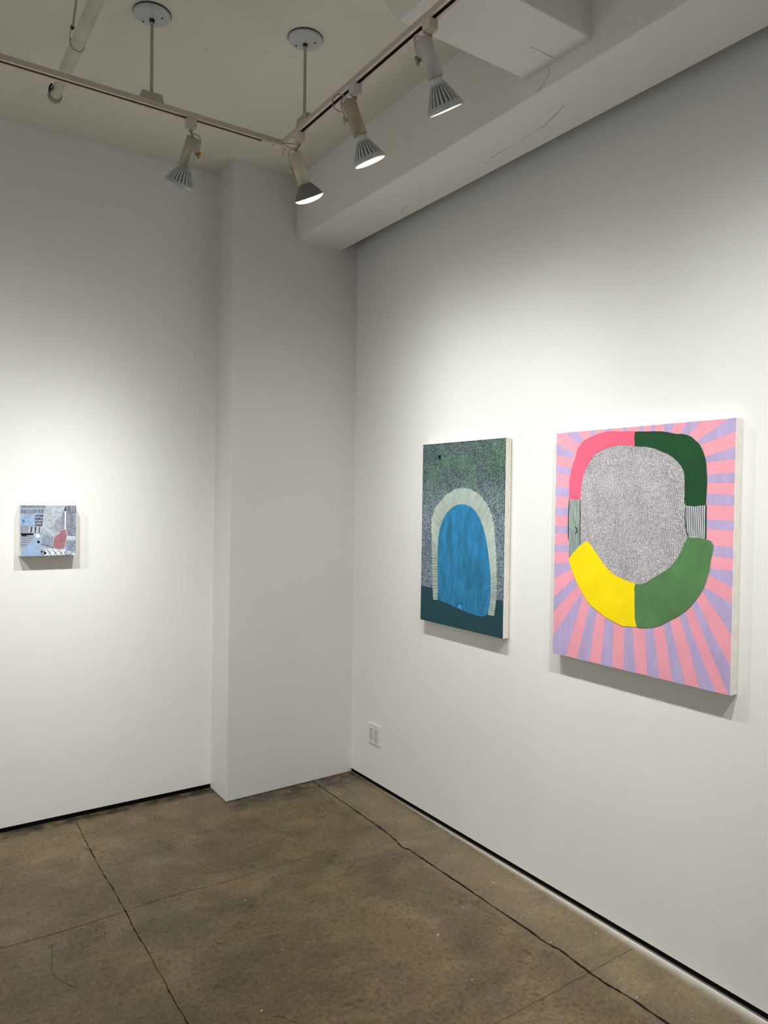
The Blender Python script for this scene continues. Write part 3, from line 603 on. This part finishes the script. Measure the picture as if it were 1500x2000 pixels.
# ------------------------------------------------------------------ wall outlet
outl = thing('wall_outlet', (0, -0.466, 0.298), 'white double outlet plate low on the right wall beside the pillar', 'outlet')
oy, oz = -0.4655, 0.2980
MB().obox((-0.003, oy, oz), (0.003, 0, 0), (0, 0.0595, 0), (0, 0, 0.0575), M_PLATE).build('cover_plate', outl, bevel=0.0018)
for k in (-1, 1):
    cy_ = oy + k * 0.0233
    r_ = MB()
    r_.obox((-0.0066, cy_, oz), (0.0012, 0, 0), (0, 0.0165, 0), (0, 0, 0.0335), M_RECEP)
    for s_ in (-1, 1):
        zc = oz + s_ * 0.0195
        r_.obox((-0.0079, cy_ + 0.0062, zc + 0.003), (0.0002, 0, 0), (0, 0.0011, 0), (0, 0, 0.0042), M_SLOT)
        r_.obox((-0.0079, cy_ - 0.0062, zc + 0.003), (0.0002, 0, 0), (0, 0.0011, 0), (0, 0, 0.0034), M_SLOT)
        r_.lathe((-0.0077, cy_, zc - 0.0075), (-1, 0, 0), [(0, 0.0024), (0.0004, 0.0024)], M_SLOT, seg=12)
    r_.obox((-0.0079, cy_, oz), (0.00015, 0, 0), (0, 0.0150, 0), (0, 0, 0.0007), M_STEELK)
    r_.build('receptacle', outl)
    for s_ in (-1, 1):
        MB().lathe((-0.0058, cy_ , oz + s_ * 0.0480), (-1, 0, 0), [(0, 0.0030), (0.0012, 0.0024)], M_STEELK, seg=12).build('screw', outl)

# ------------------------------------------------------------------ paint helpers
def paint(name, c, var=0.06, scale=18, rough=0.6, stretch=None, c2=None, spec=0.3):
    m = Mat(name, rough, spec=spec)
    lo = c2 if c2 else tuple(max(0, v * (1 - var)) for v in c); hi = tuple(min(255, v * (1 + var)) for v in c) if not c2 else c
    m.color(m.ramp(m.noise(scale, 6, 0.65, stretch), [(0.32, lo), (0.68, hi)]))
    m.bump(m.noise(260, 3), 0.12, 0.0006)
    return m.m
def inside(p, poly):
    x, y = p; c = False; j = len(poly) - 1
    for i in range(len(poly)):
        xi, yi = poly[i]; xj, yj = poly[j]
        if (yi > y) != (yj > y) and x < (xj - xi) * (y - yi) / (yj - yi) + xi: c = not c
        j = i
    return c
def along(path, n):      # n+1 evenly spaced points on a polyline
    d = [0.0]
    for a, b in zip(path, path[1:]): d.append(d[-1] + math.dist(a, b))
    out = []; j = 0
    for i in range(n + 1):
        t = d[-1] * i / n
        while j < len(path) - 2 and d[j + 1] < t: j += 1
        s_ = (t - d[j]) / max(1e-9, d[j + 1] - d[j])
        out.append((path[j][0] + (path[j + 1][0] - path[j][0]) * s_, path[j][1] + (path[j + 1][1] - path[j][1]) * s_))
    return out
def tess(poly):
    from mathutils.geometry import tessellate_polygon
    return tessellate_polygon([[Vector((x, y, 0)) for x, y in poly]])

class Canvas:
    """a stretched canvas: o = lower left front corner, U and V the full edges, N outwards"""
    def __init__(s, name, label, o, U, V, N, depth, mat_ground):
        s.o, s.U, s.V, s.N = Vector(o), Vector(U), Vector(V), Vector(N)
        s.root = thing(name, s.o + s.U * 0.5 - s.N * depth, label, 'painting')
        b = MB(); q = s.o
        c = s.o + s.U * 0.5 + s.V * 0.5 - s.N * (depth / 2)
        b.obox(c + s.N * -0.0, s.U * 0.5, s.V * 0.5, s.N * (depth / 2 - 0.0003), M_CANVAS)
        b.build('canvas', s.root, bevel=0.0015)
        st = MB(); g_ = abs((s.o - s.N * depth).dot(s.N)); cc = c - s.N * (depth / 2 + g_ / 2)
        for k in (-1, 1): st.obox(cc + s.U * (0.5 * k) - s.U.normalized() * (0.012 * k), s.U.normalized() * 0.009, s.V * 0.485, s.N * (g_ / 2 - 0.0003), M_BARS)
        for k in (-1, 1): st.obox(cc + s.V * (0.5 * k) - s.V.normalized() * (0.012 * k), s.U * 0.485, s.V.normalized() * 0.009, s.N * (g_ / 2 - 0.0003), M_BARS)
        st.build('stretcher', s.root)
        s.m = MB(); s.layer = 0.0
        s.poly([(0.002, 0.002), (0.998, 0.002), (0.998, 0.998), (0.002, 0.998)], mat_ground)
    def at(s, u, v, h): return s.o + s.U * u + s.V * v + s.N * h
    def up(s): s.layer += 0.00022
    def poly(s, pts, m, h=None):
        h = s.layer if h is None else h
        tr = tess(pts); vs = [s.at(u, v, h) for u, v in pts]
        fs = []
        for t in tr:
            a, b, c = (vs[i] for i in t)
            n = (b - a).cross(c - a)
            fs.append(tuple(t) if n.dot(s.N) > 0 else tuple(t)[::-1])
        s.m.add(vs, fs, m)
    def quad(s, c, du, dv, m, ang=0.0):     # little stroke centred on c, half sizes in metres
        lu, lv = s.U.length, s.V.length; ca, sa = math.cos(ang), math.sin(ang); vs = []
        for i, j in ((-1, -1), (1, -1), (1, 1), (-1, 1)):
            x = i * du; y = j * dv
            vs.append(s.at(c[0] + (x * ca - y * sa) / lu, c[1] + (x * sa + y * ca) / lv, s.layer))
        n = (vs[1] - vs[0]).cross(vs[2] - vs[0])
        s.m.add(vs, [(0, 1, 2, 3)] if n.dot(s.N) > 0 else [(3, 2, 1, 0)], m)
    def line(s, a, b, w, m, w2=None):
        lu, lv = s.U.length, s.V.length
        A = Vector((a[0] * lu, a[1] * lv)); B = Vector((b[0] * lu, b[1] * lv)); t = (B - A)
        if t.length < 1e-6: return
        t.normalize(); n = Vector((-t.y, t.x)); w2 = w if w2 is None else w2
        ps = [A - n * w / 2, B - n * w2 / 2, B + n * w2 / 2, A + n * w / 2]
        vs = [s.at(p.x / lu, p.y / lv, s.layer) for p in ps]
        k = (vs[1] - vs[0]).cross(vs[2] - vs[0])
        s.m.add(vs, [(0, 1, 2, 3)] if k.dot(s.N) > 0 else [(3, 2, 1, 0)], m)
    def pline(s, pts, w, m):
        for a, b in zip(pts, pts[1:]): s.line(a, b, w, m)
    def disc(s, c, rx, ry, m, n=24):
        lu, lv = s.U.length, s.V.length
        s.poly([(c[0] + rx * math.cos(2 * PI * i / n) / lu, c[1] + ry * math.sin(2 * PI * i / n) / lv) for i in range(n)], m)
    def done(s): s.m.build('painted_surface', s.root)

# ------------------------------------------------------------------ large pink painting
P_PINK = paint('pale_pink_paint', (238, 162, 178), 0.03, 9)
P_LAV = paint('lavender_paint', (182, 167, 208), 0.05, 14, stretch=(1, 2.5, 0.6))
P_HOT = paint('hot_pink_paint', (250, 100, 128), 0.015, 6)
P_DG = paint('dark_green_paint', (24, 70, 40), 0.12, 7)
P_MG = paint('leaf_green_paint', (84, 126, 80), 0.07, 10, stretch=(1, 1.4, 1))
P_YEL = paint('yellow_paint', (248, 222, 0), 0.03, 8)
P_GREY = paint('pale_grey_paint', (200, 198, 200), 0.05, 5)
P_INK = paint('dark_ink', (72, 70, 80), 0.2, 4)
P_LINEG = paint('dark_green_line', (34, 76, 56), 0.1)
P_PALE = paint('pale_line', (214, 208, 220), 0.04)
P_PALEG = paint('pale_green_line', (198, 212, 208), 0.06, 10)
pc = Canvas('painting', 'large pink and lavender sunburst painting with a grey dotted oval, right of the blue one',
            (-0.0427, -1.8578, 1.0259), (0, -0.7795, 0), (0, 0, 0.9156), (-1, 0, 0), 0.0395, P_PINK)
pc.up()
for r in RAYS: pc.poly([(min(max(u, 0.001), 0.999), min(max(v, 0.001), 0.999)) for u, v in r], P_LAV)
pc.up(); pc.poly(GREY, P_GREY)
pc.poly(STRIPE_L, P_PALEG, pc.layer + 0.0002); pc.poly(STRIPE_R, P_PALE, pc.layer + 0.0002)
pc.up()
rnd = random.Random(3)
NC, NR = 92, 116
for j in range(NR):
    for i in range(NC):
        u = (i + 0.5) / NC * 0.82 + 0.10; v = 0.31 + (j + 0.5) / NR * 0.63
        v += 0.0050 * math.sin(u * 30 + 2.2 * math.sin(v * 9)) + 0.0028 * math.sin(u * 71 + v * 22)
        u += 0.0050 * math.sin(v * 38 + u * 8 + 1.5 * math.sin(v * 15)) + 0.002 * math.sin(v * 90 + u * 20) + rnd.uniform(-0.0008, 0.0008); v += rnd.uniform(-0.0006, 0.0006)
        if not (0.05 < u < 0.95) or rnd.random() < 0.03: continue
        if inside((u, v), GREY):
            k = rnd.uniform(0.7, 1.15); pc.quad((u, v), 0.00180 * k, 0.00160 * k, P_INK, rnd.uniform(-0.3, 0.3))
pc.up(); pc.up()
# striped side panels
def stripes(poly, u0, u1, n, m, w, skew=0.0):
    for i in range(n):
        f = (i + 0.5) / n; seg_ = []
        for k in range(61):
            v = 0.35 + 0.38 * k / 60; lo = skew * max(0, (0.55 - v)) * (1 - f)
            u = u0 + (u1 - u0) * f + lo + 0.0008 * math.sin(v * 60 + i)
            if inside((u, v), poly): seg_.append((u, v))
            else:
                if len(seg_) > 1: pc.pline(seg_, w, m)
                seg_ = []
        if len(seg_) > 1: pc.pline(seg_, w, m)
ul = [p[0] for p in STRIPE_L]; ur = [p[0] for p in STRIPE_R]
stripes(STRIPE_L, min(ul), max(ul) - 0.002, 10, P_LINEG, 0.0027)
stripes(STRIPE_R, min(ur) + 0.004, max(ur), 11, P_LINEG, 0.0030, skew=0.10)
pc.line(STRIPE_L[0], STRIPE_L[-1], 0.0035, P_LINEG); pc.line(STRIPE_L[-1], STRIPE_L[-2], 0.0035, P_LINEG); pc.line(STRIPE_L[1], STRIPE_L[2], 0.003, P_LINEG); pc.line(STRIPE_L[2], STRIPE_L[3], 0.003, P_LINEG)
pc.pline(STRIPE_R[1:4], 0.004, P_LINEG); pc.pline(STRIPE_R[4:], 0.004, P_LINEG)
pc.up()
pc.pline(VMARK, 0.005, P_LINEG)
for pl_, m_ in ((HOT, P_HOT), (DARKGREEN, P_DG), (MIDGREEN, P_MG), (YELLOW, P_YEL)): pc.poly(pl_, m_); pc.layer += 0.0001
pc.done()

# ------------------------------------------------------------------ tall blue painting
def starry():
    m = Mat('night_ground', 0.5, spec=0.35)
    n = m.noise(7, 4, 0.6)
    c = m.ramp(n, [(0.30, (16, 40, 42)), (0.44, (20, 26, 50)), (0.52, (16, 52, 46)), (0.60, (34, 76, 50)), (0.70, (40, 34, 62))])
    low = m.ramp(m.noise(9, 3), [(0.3, (34, 52, 74)), (0.7, (50, 70, 92))])
    sep = m.n.new('ShaderNodeSeparateXYZ'); m.l.new(m.tc.outputs['Object'], sep.inputs[0])
    # deeper blue-grey below and around the arch, greener above it
    g = m.ramp(m.math('ADD', sep.outputs[2], m.math('MULTIPLY', m.noise(5, 3), 0.18)), [(0.55, bw(1)), (0.84, bw(0))])
    m.color(m.mix(m.math('MULTIPLY', g, 0.85), c, low))
    return m.m
P_NIGHT = starry()
P_TEAL = paint('deep_teal_paint', (28, 68, 76), 0.05, 5)
P_TICK = paint('pale_tick', (196, 222, 220), 0.10, 9, c2=(150, 192, 168))
P_TICK2 = paint('blue_tick', (184, 200, 218), 0.08, 12)
P_TICK3 = paint('yellow_green_tick', (170, 176, 120), 0.1, 12)
P_FRB = paint('fringe_ground', (22, 56, 60), 0.15, 12)
P_FR = paint('fringe_white', (222, 238, 226), 0.04, 12)
P_BLUE = paint('bright_blue_paint', (44, 140, 198), 0.0, 16, stretch=(1, 2.2, 0.6), c2=(34, 100, 128))
P_BLUE2 = paint('pebble_blue', (60, 150, 220), 0.03)
P_HALO = paint('grey_halo', (70, 90, 100), 0.1, 30)
bc = Canvas('painting', 'tall blue and teal painting with a fringed blue arch, nearest the pillar',
            (-0.0377, -0.9373, 1.0344), (0, -0.6174, 0), (0, 0, 0.9082), (-1, 0, 0), 0.0345, P_NIGHT)
bc.up()
NC, NR = 104, 184
arch = FRINGE_OUT
rnd = random.Random(5)
for j in range(NR):
    for i in range(NC):
        u = (i + 0.5) / NC; v = 0.185 + (j + 0.5) / NR * 0.812
        w = 0.0
        v2 = v + 0.0035 * math.sin(u * 30 + 3 * math.sin(v * 7)) + 0.0024 * math.sin(u * 63 + v * 30)
        u2 = u + 0.0030 * math.sin(v * 46 + u * 9) + rnd.uniform(-0.0012, 0.0012)
        if not (0.006 < u2 < 0.994 and 0.19 < v2 < 0.995): continue
        if inside((u2, v2), arch) or math.hypot((u2 - SPOT[0]) * 0.617, (v2 - SPOT[1]) * 0.908) < 0.016: continue
        if rnd.random() < 0.06: continue
        k = rnd.uniform(0.55, 1.15); r_ = rnd.random()
        zone = math.sin(u * 5.1 + 1.3) * math.sin(v * 6.3 - 0.4)
        mm = P_TICK2 if (r_ < 0.75 - 0.6 * min(1.0, max(0.0, (v2 - 0.60) / 0.25))) or r_ < 0.22 else (P_TICK3 if r_ > 0.93 and zone > 0 else P_TICK)
        s_ = 0.00205 - 0.00055 * min(1.0, max(0.0, (v2 - 0.62) / 0.22))
        bc.quad((u2, v2), s_ * k, s_ * 0.66 * k, mm, rnd.uniform(-0.35, 0.35))
bc.up(); bc.poly(TEAL, P_TEAL)
bc.up(); bc.poly(FRINGE_OUT + FRINGE_IN[::-1], P_FRB)
bc.up()
# strokes fan out from the arch; inner and outer outlines are traced point for point
lu_, lv_ = 0.6174, 0.9082
for k in range(len(FRINGE_IN) - 1):
    a0, a1, b0, b1 = FRINGE_IN[k], FRINGE_IN[k + 1], FRINGE_OUT[k], FRINGE_OUT[k + 1]
    Lo = math.hypot((b1[0] - b0[0]) * lu_, (b1[1] - b0[1]) * lv_); Li = math.hypot((a1[0] - a0[0]) * lu_, (a1[1] - a0[1]) * lv_)
    n_ = max(2, round(max(Lo, Li) / 0.0066))
    for q in range(n_):
        t = (q + 0.5) / n_; e_ = rnd.uniform(0.96, 1.035)
        a = (a0[0] + (a1[0] - a0[0]) * t, a0[1] + (a1[1] - a0[1]) * t); b = (b0[0] + (b1[0] - b0[0]) * t, b0[1] + (b1[1] - b0[1]) * t)
        a = (a[0] + (a[0] - b[0]) * 0.04, a[1] + (a[1] - b[1]) * 0.04)
        b = (a[0] + (b[0] - a[0]) * e_, a[1] + (b[1] - a[1]) * e_)
        bc.line(a, b, 0.50 * Li / n_ * rnd.uniform(0.85, 1.1), P_FR, 0.52 * Lo / n_ * rnd.uniform(0.85, 1.15))
bc.up(); bc.poly(DOME, P_BLUE)
bc.up(); bc.disc(SPOT, 0.0125, 0.0135, P_HALO)
def half(c, rx, ry, m):      # a half pebble resting on the slanting lower edge of the arch
    pts = []
    for k in range(40):
        q = 2 * PI * k / 40; u = c[0] + rx * math.cos(q) / 0.6174; v = c[1] + ry * math.sin(q) / 0.9082
        e = 0.1155 - 0.115 * (u - 0.44)
        pts.append((u, max(v, e)))
    bc.poly(pts, m)
half((PEBBLE[0], PEBBLE[1] + 0.001), 0.024, 0.023, P_TEAL)
bc.up(); bc.disc(SPOT, 0.0085, 0.0105, M_BLACK); half(PEBBLE, 0.0195, 0.020, P_BLUE2)
bc.done()

# ------------------------------------------------------------------ small canvas on the back wall
hm = SMALL_MAP
def q_(x, y):
    w = hm[6] * x + hm[7] * y + 1; return ((hm[0] * x + hm[1] * y + hm[2]) / w, (hm[3] * x + hm[4] * y + hm[5]) / w)
def Q(l): return [tuple(min(max(c, 0.002), 0.998) for c in q_(x, y)) for x, y in l]
P_SB = paint('pale_blue_grey', (158, 172, 192), 0.12, 60)
P_SB2 = paint('light_blue', (148, 174, 206), 0.08, 50)
P_SG = paint('mid_grey_blue', (138, 144, 160), 0.12, 50)
P_SD = paint('ink_navy', (52, 58, 78), 0.15, 30)
P_SK = paint('ink_black', (12, 12, 20), 0.2, 30)
P_SW = paint('white_line', (214, 220, 228), 0.04)
P_SR = paint('dusty_rose', (154, 106, 116), 0.07, 50)
P_SDOT = paint('blue_dot', (40, 120, 196), 0.03)
P_SGR = paint('speckle_grey', (172, 180, 188), 0.14, 90)
s = Canvas('painting', 'small square pale blue-grey painting with a rose shape, on the back wall at left',
           (-1.8038, -0.05, 1.3549), (0.2563, 0, 0), (0, 0, 0.25), (0, -1, 0), 0.0485, P_SB)
s.up()
s.poly(Q([(740, 138), (1075, 138), (1010, 240), (1000, 540), (960, 600), (880, 640), (700, 600), (690, 500), (720, 220)]), P_SGR)
s.poly(Q([(330, 480), (690, 480), (690, 600), (560, 600), (330, 600)]), P_SG)
s.poly(Q([(1085, 250), (1243, 250), (1243, 640), (1085, 640)]), P_SG)
s.poly(Q([(590, 700), (690, 640), (660, 820), (650, 985), (325, 985), (400, 820)]), P_SB2)
s.poly(Q([(760, 850), (1050, 850), (1243, 925), (1243, 940), (660, 975), (690, 900)]), P_SW)
s.up()
s.poly(Q([(335, 280), (545, 280), (572, 330), (575, 468), (335, 470)]), P_SB2)
s.pline(Q([(335, 276), (548, 276), (574, 330), (577, 470)]), 0.0012, P_SD)
def ticks(x0, x1, y0, y1, n, m, w=0.0010, lean=0, jit=3):
    for i in range(n):
        x = x0 + (x1 - x0) * (i + 0.5) / n + rnd.uniform(-jit, jit)
        a, b = Q([(x, y0 + rnd.uniform(-3, 3)), (x + lean, y1 + rnd.uniform(-3, 3))]); s.line(a, b, w * rnd.uniform(0.6, 1.4), m)
ticks(335, 740, 140, 188, 48, P_SD); ticks(335, 725, 206, 268, 46, P_SD); ticks(335, 730, 142, 186, 16, P_SW); ticks(335, 720, 208, 264, 14, P_SW)
s.line(*Q([(335, 196), (735, 196)]), 0.0012, P_SW)
for k, y in enumerate((292, 342, 394, 444)):
    ticks(580, 715 - k * 6, y, y + 38, 15, P_SD, 0.0016); s.line(*Q([(575, y + 44), (715 - k * 6, y + 44)]), 0.0012, P_SW)
for k in range(22):
    y = 275 + k * 9; x = 345 + rnd.uniform(0, 25); s.line(*Q([(x, y), (x + rnd.uniform(40, 190), y + rnd.uniform(-3, 3))]), 0.0004, P_SG)
for k in range(12):
    y = 486 + k * 9; s.line(*Q([(335, y), (470 - k * 2, y)]), 0.0009, (P_SD, P_SW, P_SG)[k % 3])
for k, x in enumerate((480, 512, 545, 578, 612, 642, 672)):
    s.poly(Q([(x, 490), (x + 20, 490), (x + 8 - k, 590), (x - 14 + k, 588)]), P_SD if k % 2 else P_SW)
ticks(480, 690, 490, 592, 14, P_SW, 0.0012, lean=-12)
for k in range(11):
    y = 655 + k * 16; s.line(*Q([(335, y), (565 - k * 12, y)]), 0.0018, P_SG if k % 2 else P_SD); s.line(*Q([(335, y + 8), (560 - k * 12, y + 8)]), 0.0010, P_SW)
for k in range(150):
    x = rnd.uniform(345, 650); y = rnd.uniform(700, 970)
    if y > 985 - (x - 330) * 0.75 - 60 or x > 430: s.line(*Q([(x, y), (x + rnd.uniform(-8, 8), y + rnd.uniform(5, 14))]), 0.0005, P_SG)
for k in range(220):
    x = rnd.uniform(715, 1000); y = rnd.uniform(150, 590); s.line(*Q([(x, y), (x + rnd.uniform(-7, 7), y + rnd.uniform(-7, 7))]), 0.0006, rnd.choice((P_SG, P_SW, P_SD)) if k % 4 == 0 else P_SG)
s.up()
s.poly(Q([(1000, 290), (820, 520), (970, 592), (1012, 545)]), P_SGR)
s.up()
for k in range(21):
    t = k / 20; y = 300 + t * 215; xl = 1000 - 180 * t; s.line(*Q([(xl, y), (1010, y + 22 + t * 30)]), 0.0008, P_SD)
s.poly(Q([(1018, 245), (1048, 235), (1046, 530), (1012, 540)]), P_SG); s.poly(Q([(1056, 238), (1082, 238), (1080, 530), (1052, 535)]), P_SW)
s.line(*Q([(1086, 250), (1084, 560)]), 0.0010, P_SD); s.line(*Q([(1051, 240), (1049, 532)]), 0.0008, P_SD)
s.poly(Q([(1042, 222), (1075, 142), (1084, 226)]), P_SD)
ticks(1092, 1240, 142, 246, 15, P_SD, 0.0014); ticks(1092, 1240, 142, 246, 12, P_SW, 0.0012)
for k in range(40):
    y = 258 + k * 9.2; x = 1090 + rnd.uniform(0, 60); s.line(*Q([(x, y), (x + rnd.uniform(50, 100), y + rnd.uniform(-2, 2))]), 0.0010, (P_SD, P_SW, P_SG)[k % 3])
s.line(*Q([(1086, 252), (1243, 256)]), 0.0008, P_SD)
s.poly(Q([(1083, 632), (1243, 640), (1243, 700), (1083, 695)]), P_SW)
s.up()
for k in range(7):
    for y in (650, 680): s.disc(Q([(1096 + k * 24, y + k * 1.5)])[0], 0.0021, 0.0021, P_SK, 8)
for r_ in range(5):
    ticks(1085, 1240, 712 + r_ * 34, 736 + r_ * 34, 16, P_SD, 0.0009)
s.poly(Q([(335, 612), (345, 600), (540, 600), (556, 614), (540, 628), (440, 630), (440, 646), (352, 642)]), P_SK)
s.disc(Q([(620, 640)])[0], 0.0103, 0.0108, P_SW); s.disc(Q([(632, 738)])[0], 0.0062, 0.0066, P_SK); s.disc(Q([(385, 402)])[0], 0.0058, 0.0064, P_SDOT)
for r_ in range(5):
    y = 620 + r_ * 32
    for k in range(14):
        x = 706 + k * 13; a, b = Q([(x - r_ * 2, y + k * 2.6), (x + 5 - r_ * 2, y + 18 + k * 2.6)]); s.line(a, b, 0.0012, P_SD)
    s.line(*Q([(702 - r_ * 2, y + 24), (882 - r_ * 2, y + 60)]), 0.0010, P_SW)
for k in range(10): s.disc(Q([(712 + k * 18, 590 + k * 5)])[0], 0.0010, 0.0010, P_SD, 6)
for k in range(7): s.disc(Q([(688 + k * 29, 778 + k * 7)])[0], 0.0027, 0.0027, P_SK, 8)
s.poly(Q([(660, 860), (740, 870), (760, 930), (700, 960), (655, 940)]), P_SG)
s.poly(Q([(675, 885), (705, 890), (700, 912), (672, 905)]), P_SD); s.poly(Q([(728, 898), (762, 905), (752, 940), (722, 930)]), P_SD)
for x in (775, 868, 960):
    s.line(*Q([(x, 862), (x + 72, 965)]), 0.0022, P_SD); s.line(*Q([(x + 78, 868), (x + 6, 965)]), 0.0016, P_SG); s.line(*Q([(x + 12, 862), (x + 84, 962)]), 0.0010, P_SW)
rose = [(1000, 545), (1040, 530), (1072, 532), (1092, 590), (1082, 700), (1062, 800), (1036, 842), (990, 850), (940, 845), (880, 822), (872, 770), (882, 690), (910, 632), (958, 606), (986, 580)]
s.up()
s.poly(Q([(x + (x - 980) * 0.05, y + (y - 700) * 0.035) for x, y in rose]), P_SW)
s.disc(Q([(1118, 902)])[0], 0.0190, 0.0130, P_SD)
s.up(); s.poly(Q(rose), P_SR); s.disc(Q([(1118, 902)])[0], 0.0172, 0.0113, P_SGR)
s.done()

# ------------------------------------------------------------------ camera
cam = bpy.data.cameras.new('camera'); co = bpy.data.objects.new('camera', cam); COL.objects.link(co)
R_ = Vector((0.8274, -0.5614, 0.0139)); U_ = Vector((-0.0013, 0.0229, 0.9997)); F_ = Vector((0.5616, 0.8272, -0.0182))
F_.normalize(); R_ = (R_ - F_ * R_.dot(F_)).normalized(); U_ = R_.cross(F_)
co.matrix_world = Matrix(((R_.x, U_.x, -F_.x, CAMP.x), (R_.y, U_.y, -F_.y, CAMP.y), (R_.z, U_.z, -F_.z, CAMP.z), (0, 0, 0, 1)))
cam.sensor_fit = 'VERTICAL'; cam.sensor_height = 24.0; cam.lens = 1438.44 * 24.0 / 2000.0; cam.clip_start = 0.02
sc.camera = co
sc.view_settings.view_transform = 'Standard'; sc.view_settings.look = 'None'
sc.view_settings.gamma = 1.0; sc.view_settings.use_curve_mapping = False
sc.view_settings.exposure = EXPOSURE
